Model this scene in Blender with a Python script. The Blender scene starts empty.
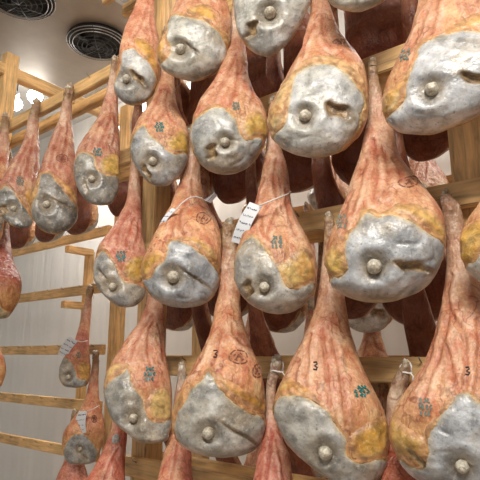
import bpy, math, random
import numpy as np
from mathutils import Vector
R = random.Random(7)
SC = bpy.context.scene
COL = SC.collection

# ------------------------------------------------------------------ camera
F = 520.0
CAM = np.array([0.0, -1.56, 1.60])
YAW = math.radians(39.0)
PIT = math.atan(115.0 / F)
FH = np.array([-math.sin(YAW), math.cos(YAW), 0.0])
RT = np.array([math.cos(YAW), math.sin(YAW), 0.0])
FW = FH * math.cos(PIT) + np.array([0, 0, math.sin(PIT)])
UP = -FH * math.sin(PIT) + np.array([0, 0, math.cos(PIT)])
cd = bpy.data.cameras.new('camera'); cam = bpy.data.objects.new('camera', cd); COL.objects.link(cam)
cam.location = CAM
cam.rotation_euler = (math.pi / 2 + PIT, 0, YAW)
cd.sensor_width = 36; cd.sensor_fit = 'HORIZONTAL'; cd.lens = 36 * F / 480; cd.clip_start = 0.05
SC.camera = cam
SC.view_settings.view_transform = 'Standard'; SC.view_settings.look = 'None'
SC.view_settings.gamma = 1; SC.view_settings.use_curve_mapping = False
SC.view_settings.exposure = 0.0

def ray(px, py):
    px = np.asarray(px, float); py = np.asarray(py, float)
    a = (px - 240) / F; b = (240 - py) / F
    d = FW + a[..., None] * RT + b[..., None] * UP
    return d
def on_y(px, py, Y):
    d = ray(px, py); k = (np.asarray(Y) - CAM[1]) / d[..., 1]
    return CAM + d * k[..., None]
def on_z(px, py, Z):
    d = ray(px, py); k = (Z - CAM[2]) / d[..., 2]
    return CAM + d * k[..., None]

# ------------------------------------------------------------------ numpy noise
_rs = np.random.RandomState(3)
PERM = _rs.rand(64, 64, 64)
def vnoise(p):
    i = np.floor(p).astype(int); f = p - i; f = f * f * (3 - 2 * f)
    r = 0
    for dx in (0, 1):
        for dy in (0, 1):
            for dz in (0, 1):
                w = (f[..., 0] if dx else 1 - f[..., 0]) * (f[..., 1] if dy else 1 - f[..., 1]) * (f[..., 2] if dz else 1 - f[..., 2])
                r = r + w * PERM[(i[..., 0] + dx) & 63, (i[..., 1] + dy) & 63, (i[..., 2] + dz) & 63]
    return r * 2 - 1
def fbm(p, o=3):
    r = 0; a = 1.0
    for k in range(o):
        r = r + a * vnoise(p * (2.03 ** k) + 7.3 * k); a *= .5
    return r / 1.6
def sstep(a, b, x):
    t = np.clip((x - a) / (b - a), 0, 1); return t * t * (3 - 2 * t)
def mixc(a, b, m):
    return a * (1 - m[..., None]) + np.asarray(b, float) * m[..., None]
def smooth_poly(P, n=4):
    P = np.asarray(P, float); out = []
    N = len(P)
    for i in range(N):
        p0, p1, p2, p3 = P[i - 1], P[i], P[(i + 1) % N], P[(i + 2) % N]
        for k in range(n):
            t = k / n
            out.append(.5 * ((2 * p1) + (-p0 + p2) * t + (2 * p0 - 5 * p1 + 4 * p2 - p3) * t * t + (-p0 + 3 * p1 - 3 * p2 + p3) * t ** 3))
    return np.array(out)
def sdf(x, y, P):
    sh = x.shape; x = x.ravel(); y = y.ravel()
    d = np.full(x.shape, 1e18); ins = np.zeros(x.shape, bool)
    N = len(P)
    for i in range(N):
        ax, ay = P[i]; bx, by = P[(i + 1) % N]
        ex, ey = bx - ax, by - ay; wx, wy = x - ax, y - ay
        t = np.clip((wx * ex + wy * ey) / (ex * ex + ey * ey + 1e-9), 0, 1)
        d = np.minimum(d, (wx - ex * t) ** 2 + (wy - ey * t) ** 2)
        c = ((ay > y) != (by > y))
        with np.errstate(divide='ignore', invalid='ignore'):
            xi = (bx - ax) * (y - ay) / ((by - ay) if by != ay else 1e-9) + ax
        ins ^= c & (x < xi)
    return (np.where(ins, 1, -1) * np.sqrt(d)).reshape(sh)
def pchip(x, y, q):
    x = np.asarray(x, float); y = np.asarray(y, float)
    h = np.diff(x); dl = np.diff(y) / h; m = np.zeros_like(y)
    m[0] = dl[0]; m[-1] = dl[-1]
    for i in range(1, len(x) - 1):
        if dl[i - 1] * dl[i] > 0:
            w1 = 2 * h[i] + h[i - 1]; w2 = h[i] + 2 * h[i - 1]
            m[i] = (w1 + w2) / (w1 / dl[i - 1] + w2 / dl[i])
    k = np.clip(np.searchsorted(x, q) - 1, 0, len(h) - 1)
    t = np.clip((q - x[k]) / h[k], 0, 1)
    return ((1 + 2 * t) * (1 - t) ** 2 * y[k] + t * (1 - t) ** 2 * h[k] * m[k] + t * t * (3 - 2 * t) * y[k + 1] + t * t * (t - 1) * h[k] * m[k + 1])

# ------------------------------------------------------------------ objects
def mesh_obj(name, V, Fc, mat, parent=None, smooth=True, col=None):
    me = bpy.data.meshes.new(name)
    me.from_pydata([tuple(v) for v in np.asarray(V, float).tolist()], [], [tuple(f) for f in Fc])
    if smooth: me.polygons.foreach_set('use_smooth', [True] * len(me.polygons))
    if col is not None:
        at = me.attributes.new('pig', 'FLOAT_COLOR', 'POINT')
        c = np.ones((len(V), 4)); c[:, :3] = np.clip(col, 0, 1)
        at.data.foreach_set('color', c.ravel())
    me.materials.append(mat); me.update()
    o = bpy.data.objects.new(name, me); COL.objects.link(o)
    if parent: o.parent = parent
    return o
def tag(o, label, cat, group=None):
    o['label'] = label; o['category'] = cat
    if group: o['group'] = group
    return o
def struct(o): o['kind'] = 'structure'; return o
def empty(name, loc, rz=0):
    o = bpy.data.objects.new(name, None); COL.objects.link(o); o.location = loc; o.rotation_euler = (0, 0, rz)
    o.empty_display_size = .05; return o
def box_vf(c, s, bev=0.0):
    x, y, z = [v / 2 for v in s]; c = np.array(c, float)
    b = min(bev, x * .5, y * .5, z * .5)
    if b <= 0:
        V = np.array([(-x, -y, -z), (x, -y, -z), (x, y, -z), (-x, y, -z), (-x, -y, z), (x, -y, z), (x, y, z), (-x, y, z)]) + c
        return V, [(0, 3, 2, 1), (4, 5, 6, 7), (0, 1, 5, 4), (1, 2, 6, 5), (2, 3, 7, 6), (3, 0, 4, 7)]
    import bmesh
    bm = bmesh.new(); bmesh.ops.create_cube(bm, size=1)
    for v in bm.verts: v.co = Vector((v.co.x * 2 * x, v.co.y * 2 * y, v.co.z * 2 * z))
    bmesh.ops.bevel(bm, geom=bm.edges[:], offset=b, segments=2, affect='EDGES')
    V = np.array([v.co[:] for v in bm.verts]) + c; Fc = [tuple(v.index for v in f.verts) for f in bm.faces]; bm.free()
    return V, Fc
def box(name, c, s, mat, parent=None, bev=.003):
    V, Fc = box_vf(c, s, bev); return mesh_obj(name, V, Fc, mat, parent, smooth=False)
def merge(parts):
    V = []; Fc = []; n = 0
    for v, f in parts:
        V.append(np.asarray(v)); Fc += [tuple(i + n for i in q) for q in f]; n += len(v)
    return np.concatenate(V), Fc
def tube_vf(P, r, seg=6, closed=False):
    P = np.asarray(P, float); N = len(P); V = []; Fc = []
    rr = np.broadcast_to(np.asarray(r, float), (N,))
    prev = None
    for i in range(N):
        if closed: t = P[(i + 1) % N] - P[i - 1]
        else: t = P[min(i + 1, N - 1)] - P[max(i - 1, 0)]
        t = t / (np.linalg.norm(t) + 1e-12)
        if prev is None:
            a = np.array([0, 0, 1.0]) if abs(t[2]) < .9 else np.array([1.0, 0, 0])
        else: a = prev
        n = a - t * a.dot(t); n /= np.linalg.norm(n) + 1e-12; prev = n; b = np.cross(t, n)
        for k in range(seg):
            an = 2 * math.pi * k / seg; V.append(P[i] + rr[i] * (n * math.cos(an) + b * math.sin(an)))
    M = N if closed else N - 1
    for i in range(M):
        j = (i + 1) % N
        for k in range(seg):
            Fc.append((i * seg + k, i * seg + (k + 1) % seg, j * seg + (k + 1) % seg, j * seg + k))
    if not closed:
        Fc.append(tuple(range(seg))[::-1]); Fc.append(tuple((N - 1) * seg + k for k in range(seg)))
    return np.array(V), Fc

# ------------------------------------------------------------------ materials
class NT:
    def __init__(s, name):
        s.m = bpy.data.materials.new(name); s.m.use_nodes = True; s.t = s.m.node_tree
        s.t.nodes.clear(); s.out = s.n('ShaderNodeOutputMaterial'); s.b = s.n('ShaderNodeBsdfPrincipled')
        s.l(s.b.outputs[0], s.out.inputs[0]); s.tc = s.n('ShaderNodeTexCoord')
    def n(s, k, **kw):
        x = s.t.nodes.new(k)
        for a, b in kw.items(): setattr(x, a, b)
        return x
    def l(s, a, b): s.t.links.new(a, b)
    def mapping(s, src, sc=(1, 1, 1)):
        m = s.n('ShaderNodeMapping'); s.l(src, m.inputs[0]); m.inputs['Scale'].default_value = sc; return m.outputs[0]
    def noise(s, vec, scale, detail=3, rough=.55, dist=0):
        x = s.n('ShaderNodeTexNoise'); s.l(vec, x.inputs['Vector']); x.inputs['Scale'].default_value = scale
        x.inputs['Detail'].default_value = detail; x.inputs['Roughness'].default_value = rough; x.inputs['Distortion'].default_value = dist
        return x
    def ramp(s, f, stops):
        x = s.n('ShaderNodeValToRGB'); s.l(f, x.inputs[0]); e = x.color_ramp.elements
        while len(e) < len(stops): e.new(.5)
        for i, (p, c) in enumerate(stops):
            e[i].position = p; e[i].color = (c, c, c, 1) if isinstance(c, (int, float)) else (*c, 1)
        return x.outputs[0]
    def mix(s, f, a, b, mode='MIX'):
        x = s.n('ShaderNodeMix', data_type='RGBA', blend_type=mode)
        for v, i in ((f, 0), (a, 6), (b, 7)):
            if isinstance(v, (int, float)): x.inputs[i].default_value = v
            elif isinstance(v, tuple): x.inputs[i].default_value = (*v, 1)
            else: s.l(v, x.inputs[i])
        return x.outputs[2]
    def bump(s, h, strength=.3, dist=.005, prev=None):
        x = s.n('ShaderNodeBump'); s.l(h, x.inputs['Height']); x.inputs['Strength'].default_value = strength; x.inputs['Distance'].default_value = dist
        if prev: s.l(prev, x.inputs['Normal'])
        return x.outputs[0]
    def fin(s, color=None, rough=None, normal=None, **kw):
        if color is not None:
            if isinstance(color, tuple): s.b.inputs['Base Color'].default_value = (*color, 1)
            else: s.l(color, s.b.inputs['Base Color'])
        if rough is not None:
            if isinstance(rough, float): s.b.inputs['Roughness'].default_value = rough
            else: s.l(rough, s.b.inputs['Roughness'])
        if normal: s.l(normal, s.b.inputs['Normal'])
        for k, v in kw.items(): s.b.inputs[k.replace('_', ' ')].default_value = v
        return s.m
def attr(nt):
    a = nt.n('ShaderNodeAttribute'); a.attribute_name = 'pig'; return a.outputs['Color']

def mat_skin():
    t = NT('cured_skin'); o = t.tc.outputs['Object']
    pig = attr(t)
    c = t.mix(1.0, pig, t.ramp(t.noise(o, 17, 4, .6).outputs[0], [(.36, (.82, .72, .68)), (.50, (1.0, 1.0, 1.0)), (.66, (1.16, 1.34, 1.42))]), 'MULTIPLY')
    red = t.ramp(t.noise(t.mapping(o, (1, 1, .35)), 26, 4, .65, .8).outputs[0], [(.50, (1, 1, 1)), (.68, (.90, .62, .54))])
    c = t.mix(1.0, c, red, 'MULTIPLY')
    # creases and veins running down the leg
    wn = t.noise(o, 9, 3, .6)
    wv = t.n('ShaderNodeVectorMath', operation='MULTIPLY_ADD'); t.l(wn.outputs['Color'], wv.inputs[0]); wv.inputs[1].default_value = (.11, .11, .11); t.l(t.mapping(o, (1, 1, .30)), wv.inputs[2])
    vo = t.n('ShaderNodeTexVoronoi', feature='DISTANCE_TO_EDGE'); t.l(wv.outputs[0], vo.inputs['Vector']); vo.inputs['Scale'].default_value = 19
    vein = t.ramp(vo.outputs['Distance'], [(0.0, 1.0), (.055, 0.0)])
    vmask = t.ramp(t.noise(o, 12, 2).outputs[0], [(.40, 0.0), (.58, 1.0)])
    vm = t.n('ShaderNodeMath', operation='MULTIPLY'); t.l(vein, vm.inputs[0]); t.l(vmask, vm.inputs[1])
    vh = t.n('ShaderNodeMath', operation='MULTIPLY'); t.l(vm.outputs[0], vh.inputs[0]); vh.inputs[1].default_value = .72
    c = t.mix(vh.outputs[0], c, t.mix(1.0, c, (.38, .20, .18), 'MULTIPLY'))
    c = t.mix(1.0, c, t.ramp(t.noise(o, 120, 3).outputs[0], [(.35, .86), (.66, 1.16)]), 'MULTIPLY')
    n = t.bump(t.noise(t.mapping(o, (1, 1, .5)), 34, 4, .6).outputs[0], 1.0, .012)
    n = t.bump(vm.outputs[0], -.9, .008, n)
    n = t.bump(t.noise(o, 190, 2).outputs[0], .35, .0015, n)
    return t.fin(c, .40, n, Specular_IOR_Level=.5)
def mat_lard():
    t = NT('lard_crust'); o = t.tc.outputs['Object']; pig = attr(t)
    b1 = t.ramp(t.noise(o, 20, 5, .62, .4).outputs[0], [(.36, .50), (.5, .88), (.66, 1.25)])
    c = t.mix(1.0, pig, b1, 'MULTIPLY')
    tan = t.ramp(t.noise(o, 33, 4, .6).outputs[0], [(.53, 0.0), (.72, .6)])
    c = t.mix(tan, c, t.mix(.6, c, (.42, .33, .20)))
    wh = t.ramp(t.noise(o, 70, 3, .6).outputs[0], [(.56, 0.0), (.72, .45)])
    c = t.mix(wh, c, (.70, .70, .68))
    dk = t.ramp(t.noise(o, 120, 2).outputs[0], [(.28, .55), (.40, 0.0)])
    c = t.mix(dk, c, (.12, .10, .08))
    n = t.bump(t.noise(o, 26, 4, .6).outputs[0], .6, .008)
    n = t.bump(t.noise(o, 110, 3, .6).outputs[0], .45, .002, n)
    return t.fin(c, .30, n, Specular_IOR_Level=.6)
def mat_fat():
    t = NT('yellow_fat'); o = t.tc.outputs['Object']; pig = attr(t)
    b1 = t.ramp(t.noise(o, 30, 4, .6, .5).outputs[0], [(.35, .55), (.62, 1.15)])
    c = t.mix(1.0, pig, b1, 'MULTIPLY')
    cr = t.ramp(t.noise(o, 60, 3, .6).outputs[0], [(.55, 0.0), (.72, .55)])
    c = t.mix(cr, c, (.78, .54, .27))
    n = t.bump(t.noise(o, 50, 4, .65).outputs[0], .8, .006)
    return t.fin(c, .34, n, Specular_IOR_Level=.55)
def mat_pig(name, rough=.6, nb=60, st=.5):
    t = NT(name); o = t.tc.outputs['Object']
    c = t.mix(1.0, attr(t), t.ramp(t.noise(o, nb, 3, .6).outputs[0], [(.35, .55), (.65, 1.15)]), 'MULTIPLY')
    return t.fin(c, rough, t.bump(t.noise(o, nb * 1.5, 3).outputs[0], st, .004))
def mat_plain(name, col, rough=.6, **kw):
    t = NT(name); o = t.tc.outputs['Object']
    c = t.mix(t.ramp(t.noise(o, 8, 3).outputs[0], [(.3, 0.0), (.7, 1.0)]), tuple(v * .88 for v in col), col)
    return t.fin(c, rough, **kw)
def mat_wood(axis, base=(.76, .48, .21)):
    t = NT('pine_wood_' + axis); o = t.tc.outputs['Object']
    sc = {'x': (1.2, 14, 14), 'y': (14, 1.2, 14), 'z': (14, 14, 1.2)}[axis]
    g = t.noise(t.mapping(o, sc), 5, 5, .6, .6)
    c = t.ramp(g.outputs[0], [(.28, tuple(v * .58 for v in base)), (.48, base), (.72, tuple(min(1, v * 1.32) for v in base))])
    st = t.ramp(t.noise(o, 2.7, 3, .6).outputs[0], [(.35, .68), (.6, 1.05)])
    c = t.mix(1.0, c, st, 'MULTIPLY')
    kn = t.n('ShaderNodeTexVoronoi'); t.l(t.mapping(o, tuple(min(v, 4.5) for v in sc)), kn.inputs['Vector']); kn.inputs['Scale'].default_value = 1.6
    c = t.mix(t.ramp(kn.outputs['Distance'], [(.05, .85), (.09, 0.0)]), c, (.13, .055, .02))
    return t.fin(c, .5, t.bump(g.outputs[0], .3, .002))
M_SKIN, M_LARD, M_FAT = mat_skin(), mat_lard(), mat_fat()
M_BONE = mat_pig('bone', .45, 120, .5); M_HOCK = mat_pig('dried_hock', .6, 90, .8)
M_WX, M_WY, M_WZ = mat_wood('x'), mat_wood('y'), mat_wood('z')
M_CORD = mat_plain('cord', (.26, .19, .12), .8)
M_WHITECORD = mat_plain('white_cord', (.80, .74, .70), .7)
M_TEAL = mat_plain('teal_ink', (.012, .16, .15), .5); M_GREYINK = mat_plain('faded_ink', (.13, .17, .14), .6)
M_BRAND = mat_plain('fire_brand', (.23, .085, .045), .6); M_BLACK = mat_plain('black_ink', (.02, .018, .018), .6)
M_PAPER = mat_plain('tag_paper', (.80, .82, .86), .5); M_INK = mat_plain('pen_ink', (.04, .045, .10), .5)
M_NAIL = mat_plain('steel', (.30, .28, .26), .35, Metallic=.9)

# ------------------------------------------------------------------ ham
def ham(rows, lard=None, fat=(), knob=None, hole=None, stamp=None, seal=None, digit=None, Y0=-.045, fwd=.135, name='cured_ham',
        tipc=(.30, .19, .10), skin=(.58, .30, .165), lardc=(.47, .47, .47), fatc=(.66, .36, .09), rindc=(.19, .055, .024), seed=0,
        rim=.028, patch=None, seams=(), cord=1, nail=True, res=1.0):
    rows = np.array(rows, float)
    y = rows[:, 0]; xc = (rows[:, 1] + rows[:, 2]) / 2; hw = (rows[:, 2] - rows[:, 1]) / 2
    dy0 = min(3.0, hw[0] * .7)
    ye = y[-1] + .18 * hw[-1]
    y = np.concatenate([[y[0] - dy0], y, [ye]]); xc = np.concatenate([[xc[0]], xc, [xc[-1]]]); hw2 = np.concatenate([[0], hw ** 2, [0]])
    W = 2 * math.sqrt(hw2.max()); H = y[-1] - y[0]; ytip = y[0]
    seed = seed or int(abs(rows[3].sum() * 13)) % 997
    off3 = np.array([seed * 1.37, seed * .71, seed * .33]) % 50
    q = np.linspace(y[0], y[-1], 60); fc = lambda v: pchip(y, xc, v); fh = lambda v: np.sqrt(np.maximum(pchip(y, hw2, v), 0))
    tip = on_y(fc(ytip), ytip, Y0)
    psi = math.atan2(tip[0] - CAM[0], tip[1] - CAM[1])           # direction of the ham from the aisle
    rz = -psi
    cz, sz = math.cos(-rz), math.sin(-rz)
    def toloc(P):
        D = P - tip
        return np.stack([D[..., 0] * cz - D[..., 1] * sz, D[..., 0] * sz + D[..., 1] * cz, D[..., 2]], -1)
    def cen(v):
        s = (v - y[0]) / H
        Yx = Y0 - fwd * sstep(.22, .72, s)
        C = on_y(fc(v), v, Yx)
        return C, s
    root_w = W / F * float(np.linalg.norm(tip - CAM))
    kp = knob; hp = hole
    def base(v, ph, off=0.0, detail=True):
        """surface point for height v (trace units) and angle ph; off in trace units"""
        C, s = cen(v); h = fh(v)
        D = C - CAM; dist = np.linalg.norm(D, axis=-1); g = -D / dist[..., None]
        a = D[..., :2] / np.linalg.norm(D[..., :2], axis=-1)[..., None]
        r = np.stack([a[..., 1], -a[..., 0], np.zeros_like(s)], -1)
        ca = (D @ FW) / dist                                     # metres per pixel along r
        mpp = dist * ca / F * (1 / np.maximum(.2, 1)) 
        cosr = np.abs(r @ RT); mpp = (D @ FW) / F / (cosr + np.abs(r @ FW) * np.abs((D @ RT) / (D @ FW)))
        wm = h * mpp
        bulb = sstep(.25, .65, s)
        kf = 1.0 * (1 - bulb) + .70 * bulb; kb = .95 * (1 - bulb) + .50 * bulb
        sn, cs = np.sin(ph), np.cos(ph)
        fr = np.sign(cs) * np.abs(cs) ** .85
        fr = np.where(cs > 0, fr * kf, fr * kb)
        x2 = fc(v) + h * sn
        nrm = r * sn[..., None] + g * cs[..., None]
        P = C + r * (wm * sn)[..., None] + g * (wm * fr)[..., None]
        L = toloc(P)
        if detail:
            am = np.minimum(wm, .08) * 1.0
            dsp = .055 * am * fbm(L * np.array([13, 13, 9]) + off3, 3) + .09 * am * (1 - np.abs(fbm(L * np.array([26, 26, 7]) + off3 + 9, 2)) * 2) * (1 - sstep(.45, .75, s))
            dsp = dsp + .30 * am * fbm(L * 55 + off3, 2) * (1 - sstep(.05, .18, s))
            fade = np.clip(cs * 1.5, 0, 1)
            dsp = dsp * (.35 + .65 * fade)
            if len(seams):
                sm = smask(x2 + 1.2 * fbm(L * 40 + off3, 2), v)
                dsp = dsp + .0125 * W * mpp * (.7 * np.exp(-((sm - 2.6) / 1.3) ** 2) - 1.3 * np.exp(-sm ** 2)) * fade
            if kp is not None:
                dd = np.hypot(x2 - kp[0], v - kp[1]) / kp[2]
                dsp = dsp - kp[2] * mpp * (1.45 * np.exp(-(dd / 1.9) ** 2) - .30 * np.exp(-((dd - 2.6) / .8) ** 2)) * fade
            if hp is not None:
                m = hmask(x2, v); dsp = dsp - m * min(hp[4], 6) * mpp * .55 * fade
            P = P + nrm * dsp[..., None]
        P = P + nrm * (np.asarray(off) * mpp)[..., None]
        return P, x2, s, cs, L, mpp
    def smask(x2, v):
        d = np.full(np.shape(x2), 1e9)
        for pl in seams:
            q_ = np.array(pl, float)
            if len(q_) > 2: q_ = np.array([[(1 - t) ** 2 * q_[0, k] + 2 * t * (1 - t) * (2 * q_[1, k] - .5 * q_[0, k] - .5 * q_[2, k]) + t * t * q_[2, k] for k in (0, 1)] for t in np.linspace(0, 1, 7)]) if len(q_) == 3 else q_
            for i in range(len(q_) - 1):
                ax, ay = q_[i]; ex, ey = q_[i + 1] - q_[i]; wx, wy = x2 - ax, v - ay
                t = np.clip((wx * ex + wy * ey) / (ex * ex + ey * ey + 1e-9), 0, 1)
                d = np.minimum(d, np.hypot(wx - ex * t, wy - ey * t))
        return d / (.011 * W + .35)
    def hmask(x2, v, grow=1.0):
        hx, hy, ln, an, w = hp[:5]; a = math.radians(an)
        u = (x2 - hx) * math.cos(a) + (v - hy) * math.sin(a); t = -(x2 - hx) * math.sin(a) + (v - hy) * math.cos(a)
        t = t + .15 * w * np.sin(u * 9 / ln)
        e = np.sqrt((u / (ln / 2 * grow)) ** 2 + (t / (w / 2 * grow)) ** 2)
        return 1 - sstep(.55, 1.15, e)
    nt = int(np.clip(H * 1.0, 40, 170) * res); nf = int(np.clip(W * 1.9, 36, 150) * res)
    tt = np.linspace(0, 1, nt + 1); vv = y[0] + H * (1 - np.cos(np.clip(tt, 0, 1) ** .8 * math.pi * .5) ** 1.0) if False else y[0] + H * (.82 * tt + .18 * np.sin(tt * math.pi / 2))
    ph = np.linspace(-math.pi, math.pi, nf, endpoint=False)
    VV, PH = np.meshgrid(vv, ph, indexing='ij')
    root = empty(name, tuple(tip), rz); root['_w'] = root_w
    # fields
    P, X2, S, CS, L, MPP = base(VV, PH)
    back = np.clip(-CS, 0, 1) * fh(VV) * 1.3 + (CS < 0) * np.abs(CS) * 2
    wob = .028 * W * fbm(L * 26 + off3, 3)
    def faces(keep=None):
        idx = np.arange((nt + 1) * nf).reshape(nt + 1, nf)
        a = idx[:-1, :]; b = np.roll(idx, -1, 1)[:-1, :]; c = np.roll(idx, -1, 1)[1:, :]; d = idx[1:, :]
        Q = np.stack([a, d, c, b], -1)
        if keep is not None:
            k = keep[:-1] | np.roll(keep, -1, 1)[:-1] | np.roll(keep, -1, 1)[1:] | keep[1:]
            Q = Q[k]
        return Q.reshape(-1, 4)
    def emit(nm, P, keep, mat, col):
        Q = faces(keep); used = np.unique(Q); mp = np.full((nt + 1) * nf, -1); mp[used] = np.arange(len(used))
        return mesh_obj(nm, toloc(P).reshape(-1, 3)[used], mp[Q].tolist(), mat, root, True, col.reshape(-1, 3)[used])
    # skin pigment
    n1 = fbm(L * 11 + off3 + 3, 3); n2 = fbm(L * np.array([24, 24, 9]) + off3 + 5, 3)
    c = np.ones(P.shape) * np.array(skin)
    c = mixc(c, (.58, .18, .12), sstep(.05, .6, n2) * .45)
    c = mixc(c, (.68, .42, .22), sstep(.05, .6, n1) * .55)
    sh = 1 - sstep(.10, .42, S)
    c = mixc(c, (.60, .26, .18), sh * .5)
    c = mixc(c, (.50, .14, .10), sh * sstep(-.1, .5, n2) * .5)
    c = mixc(c, (.66, .50, .36), sh * sstep(-.1, .4, n1) * .75)
    c = mixc(c, (.60, .42, .29), sstep(.06, .14, S) * (1 - sstep(.20, .34, S + .06 * n1)) * .6)
    c = mixc(c, tipc, 1 - sstep(.06, .18, S + .05 * n1))
    low = sstep(.62, .85, S)
    c = mixc(c, (.50, .28, .10), low * .7)
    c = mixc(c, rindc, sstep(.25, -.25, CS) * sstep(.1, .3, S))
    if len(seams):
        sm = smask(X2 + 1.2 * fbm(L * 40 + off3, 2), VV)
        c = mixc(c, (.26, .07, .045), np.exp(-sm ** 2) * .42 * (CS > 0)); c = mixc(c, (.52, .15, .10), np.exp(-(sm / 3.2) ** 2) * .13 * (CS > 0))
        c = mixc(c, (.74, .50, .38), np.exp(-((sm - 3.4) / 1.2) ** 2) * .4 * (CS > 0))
    for (sx_, sy_, rx_, ry_) in (seal or ()):
        c = mixc(c, (.22, .05, .03), np.exp(-(((X2 - sx_) / rx_) ** 2 + ((VV - sy_) / ry_) ** 2) ** 2 * 1.2) * (.75 if rx_ < 6 and ry_ < 5 else .38) * (CS > 0))
    ls = None
    if lard is not None:
        lp = smooth_poly(lard); ls = sdf(X2, VV, lp) - back
        fs = ls + rim * W
        for fp in fat: fs = np.maximum(fs, sdf(X2, VV, smooth_poly(fp)) - back)
        Hh = .021 * W
        hm = hmask(X2, VV) if hp is not None else 0 * X2
        hm2 = hmask(X2, VV, 1.6) if hp is not None else 0 * X2
        # fat layer
        fsn = fs + wob * .6
        offf = np.clip(fsn * .33, -1.0, .85 * Hh) + .017 * W * fbm(L * 45 + off3, 2) * (fsn > 0)
        offf = np.where(ls > 1.5, np.minimum(offf, .15), offf)
        Pf = base(VV, PH, offf)[0]
        cf = np.ones(P.shape) * np.array(fatc)
        cf = mixc(cf, (.50, .21, .05), sstep(.0, .6, fbm(L * 22 + off3 + 1, 3)) * .8)
        cf = mixc(cf, (.74, .48, .18), sstep(.1, .6, fbm(L * 30 + off3 + 11, 3)) * .7)
        edge = np.exp(-((ls + .018 * W) / (.022 * W)) ** 2) * sstep(-.15, .35, fbm(L * 28 + off3 + 21, 3))
        cf = mixc(cf, (.20, .10, .04), edge * .85); cf = mixc(cf, (.80, .66, .42), np.exp(-((ls + .045 * W) / (.015 * W)) ** 2) * sstep(.0, .5, fbm(L * 24 + off3 + 31, 3)) * .6)
        cf = mixc(cf, skin, (1 - sstep(0, .085 * W, fsn)) * .8)
        cf = mixc(cf, (.36, .24, .12), np.clip(hm2 * 1.2, 0, 1)); cf = mixc(cf, (.13, .07, .035), np.clip(hm2 * 1.2, 0, 1) * (.0 + .8 * sstep(-.3, .4, fbm(L * 70 + off3, 2))))
        keepf = (fsn > -2.5) & ((ls < 3.5) | (hm2 > .02))
        emit('fat_rim', Pf, keepf, M_FAT, cf)
        # lard crust
        lsn = ls + wob
        lob = 1 + .35 * fbm(L * 9 + off3 + 4, 2)
        offl = np.clip(lsn * .55, -1.2, 1) * 0 + np.where(lsn > 0, Hh * (1 - np.exp(-lsn / (.035 * W))) * lob * 1.3, lsn * .45)
        offl = offl + (lsn > 0) * sstep(0, .08 * W, lsn) * (.015 * W * fbm(L * 22 + off3 + 8, 3) - .014 * W * np.exp(-(fbm(L * 12 + off3 + 2, 2) / .07) ** 2) * sstep(-.1, .3, fbm(L * 7 + off3, 1)))
        thin = hp is not None and hp[4] < 4.5
        offl = offl - hm * (Hh * .8 if thin else Hh * 2.2 + 1.0)
        Pl = base(VV, PH, offl)[0]
        cl = np.ones(P.shape) * np.array(lardc) * (np.array([1.03, 1.0, .92]) if lardc[2] - lardc[0] < .03 else 1.0)
        cl = mixc(cl, tuple(v * .66 for v in lardc), sstep(-.05, .5, fbm(L * 13 + off3 + 6, 3)) * .8)
        cl = mixc(cl, tuple(v * 1.35 for v in lardc), sstep(.05, .5, fbm(L * 17 + off3 + 16, 3)) * .7)
        cl = mixc(cl, (.40, .33, .24), sstep(.0, .5, fbm(L * 10 + off3 + 26, 3)) * .7)
        cl = mixc(cl, (.60, .50, .32), (1 - sstep(.0, .055 * W, lsn + .4 * wob)) * .75)
        cl = mixc(cl, (.26, .18, .10), np.clip(hm2 * (.7 if thin else .9), 0, 1))
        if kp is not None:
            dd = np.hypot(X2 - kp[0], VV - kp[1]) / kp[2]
            cl = mixc(cl, (.27, .22, .16), np.exp(-((dd - 1.2) / .85) ** 2) * .85)  # brown tint round the knob, with shade of its hollow painted in
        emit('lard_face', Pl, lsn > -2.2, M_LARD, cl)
        keepb = (ls < 4) | (hm2 > .02)
    else: keepb = None
    emit('leg_body', P, keepb, M_SKIN, c)
    def surf(px, py, off):
        px = np.asarray(px, float); py = np.asarray(py, float); h = np.maximum(fh(py), .1)
        sn = np.clip((px - fc(py)) / h, -.97, .97)
        return toloc(base(py, np.arcsin(sn), off)[0]), base(py, np.arcsin(sn), 0.0)[5]
    lift = .040 * W
    def blob(nm, cx, cy, r, mat, colr, zs=.9, ctr=0.0, el=1.0):
        c0, mp = surf(cx, cy, ctr); rr = r * float(mp)
        V = []; Fc = []; a, b = 12, 16
        for i in range(a + 1):
            th = math.pi * i / a
            for j in range(b):
                p = 2 * math.pi * j / b
                V.append((math.sin(th) * math.cos(p), -math.cos(th), math.sin(th) * math.sin(p)))
        V = np.array(V); nn = fbm(V * 1.6 + off3, 2)
        V = V * (1 + .16 * nn)[:, None] * np.array([1, zs, el]) * rr + c0
        for i in range(a):
            for j in range(b): Fc.append((i * b + j, i * b + (j + 1) % b, (i + 1) * b + (j + 1) % b, (i + 1) * b + j))
        cc = np.ones((len(V), 3)) * np.array(colr); cc = mixc(cc, (.40, .30, .18), sstep(-.1, .5, nn) * .6)
        return mesh_obj(nm, V, Fc, mat, root, True, cc)
    if knob is not None: blob('femur_head', knob[0], knob[1], knob[2] * .98, M_BONE, (.62, .57, .47), 1.25, lift * .9 + knob[2] * .42)
    if patch is not None: blob('lard_patch', patch[0], patch[1], patch[2], M_BONE, (.5, .5, .5), .35, 0.2, 1.5)
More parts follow.
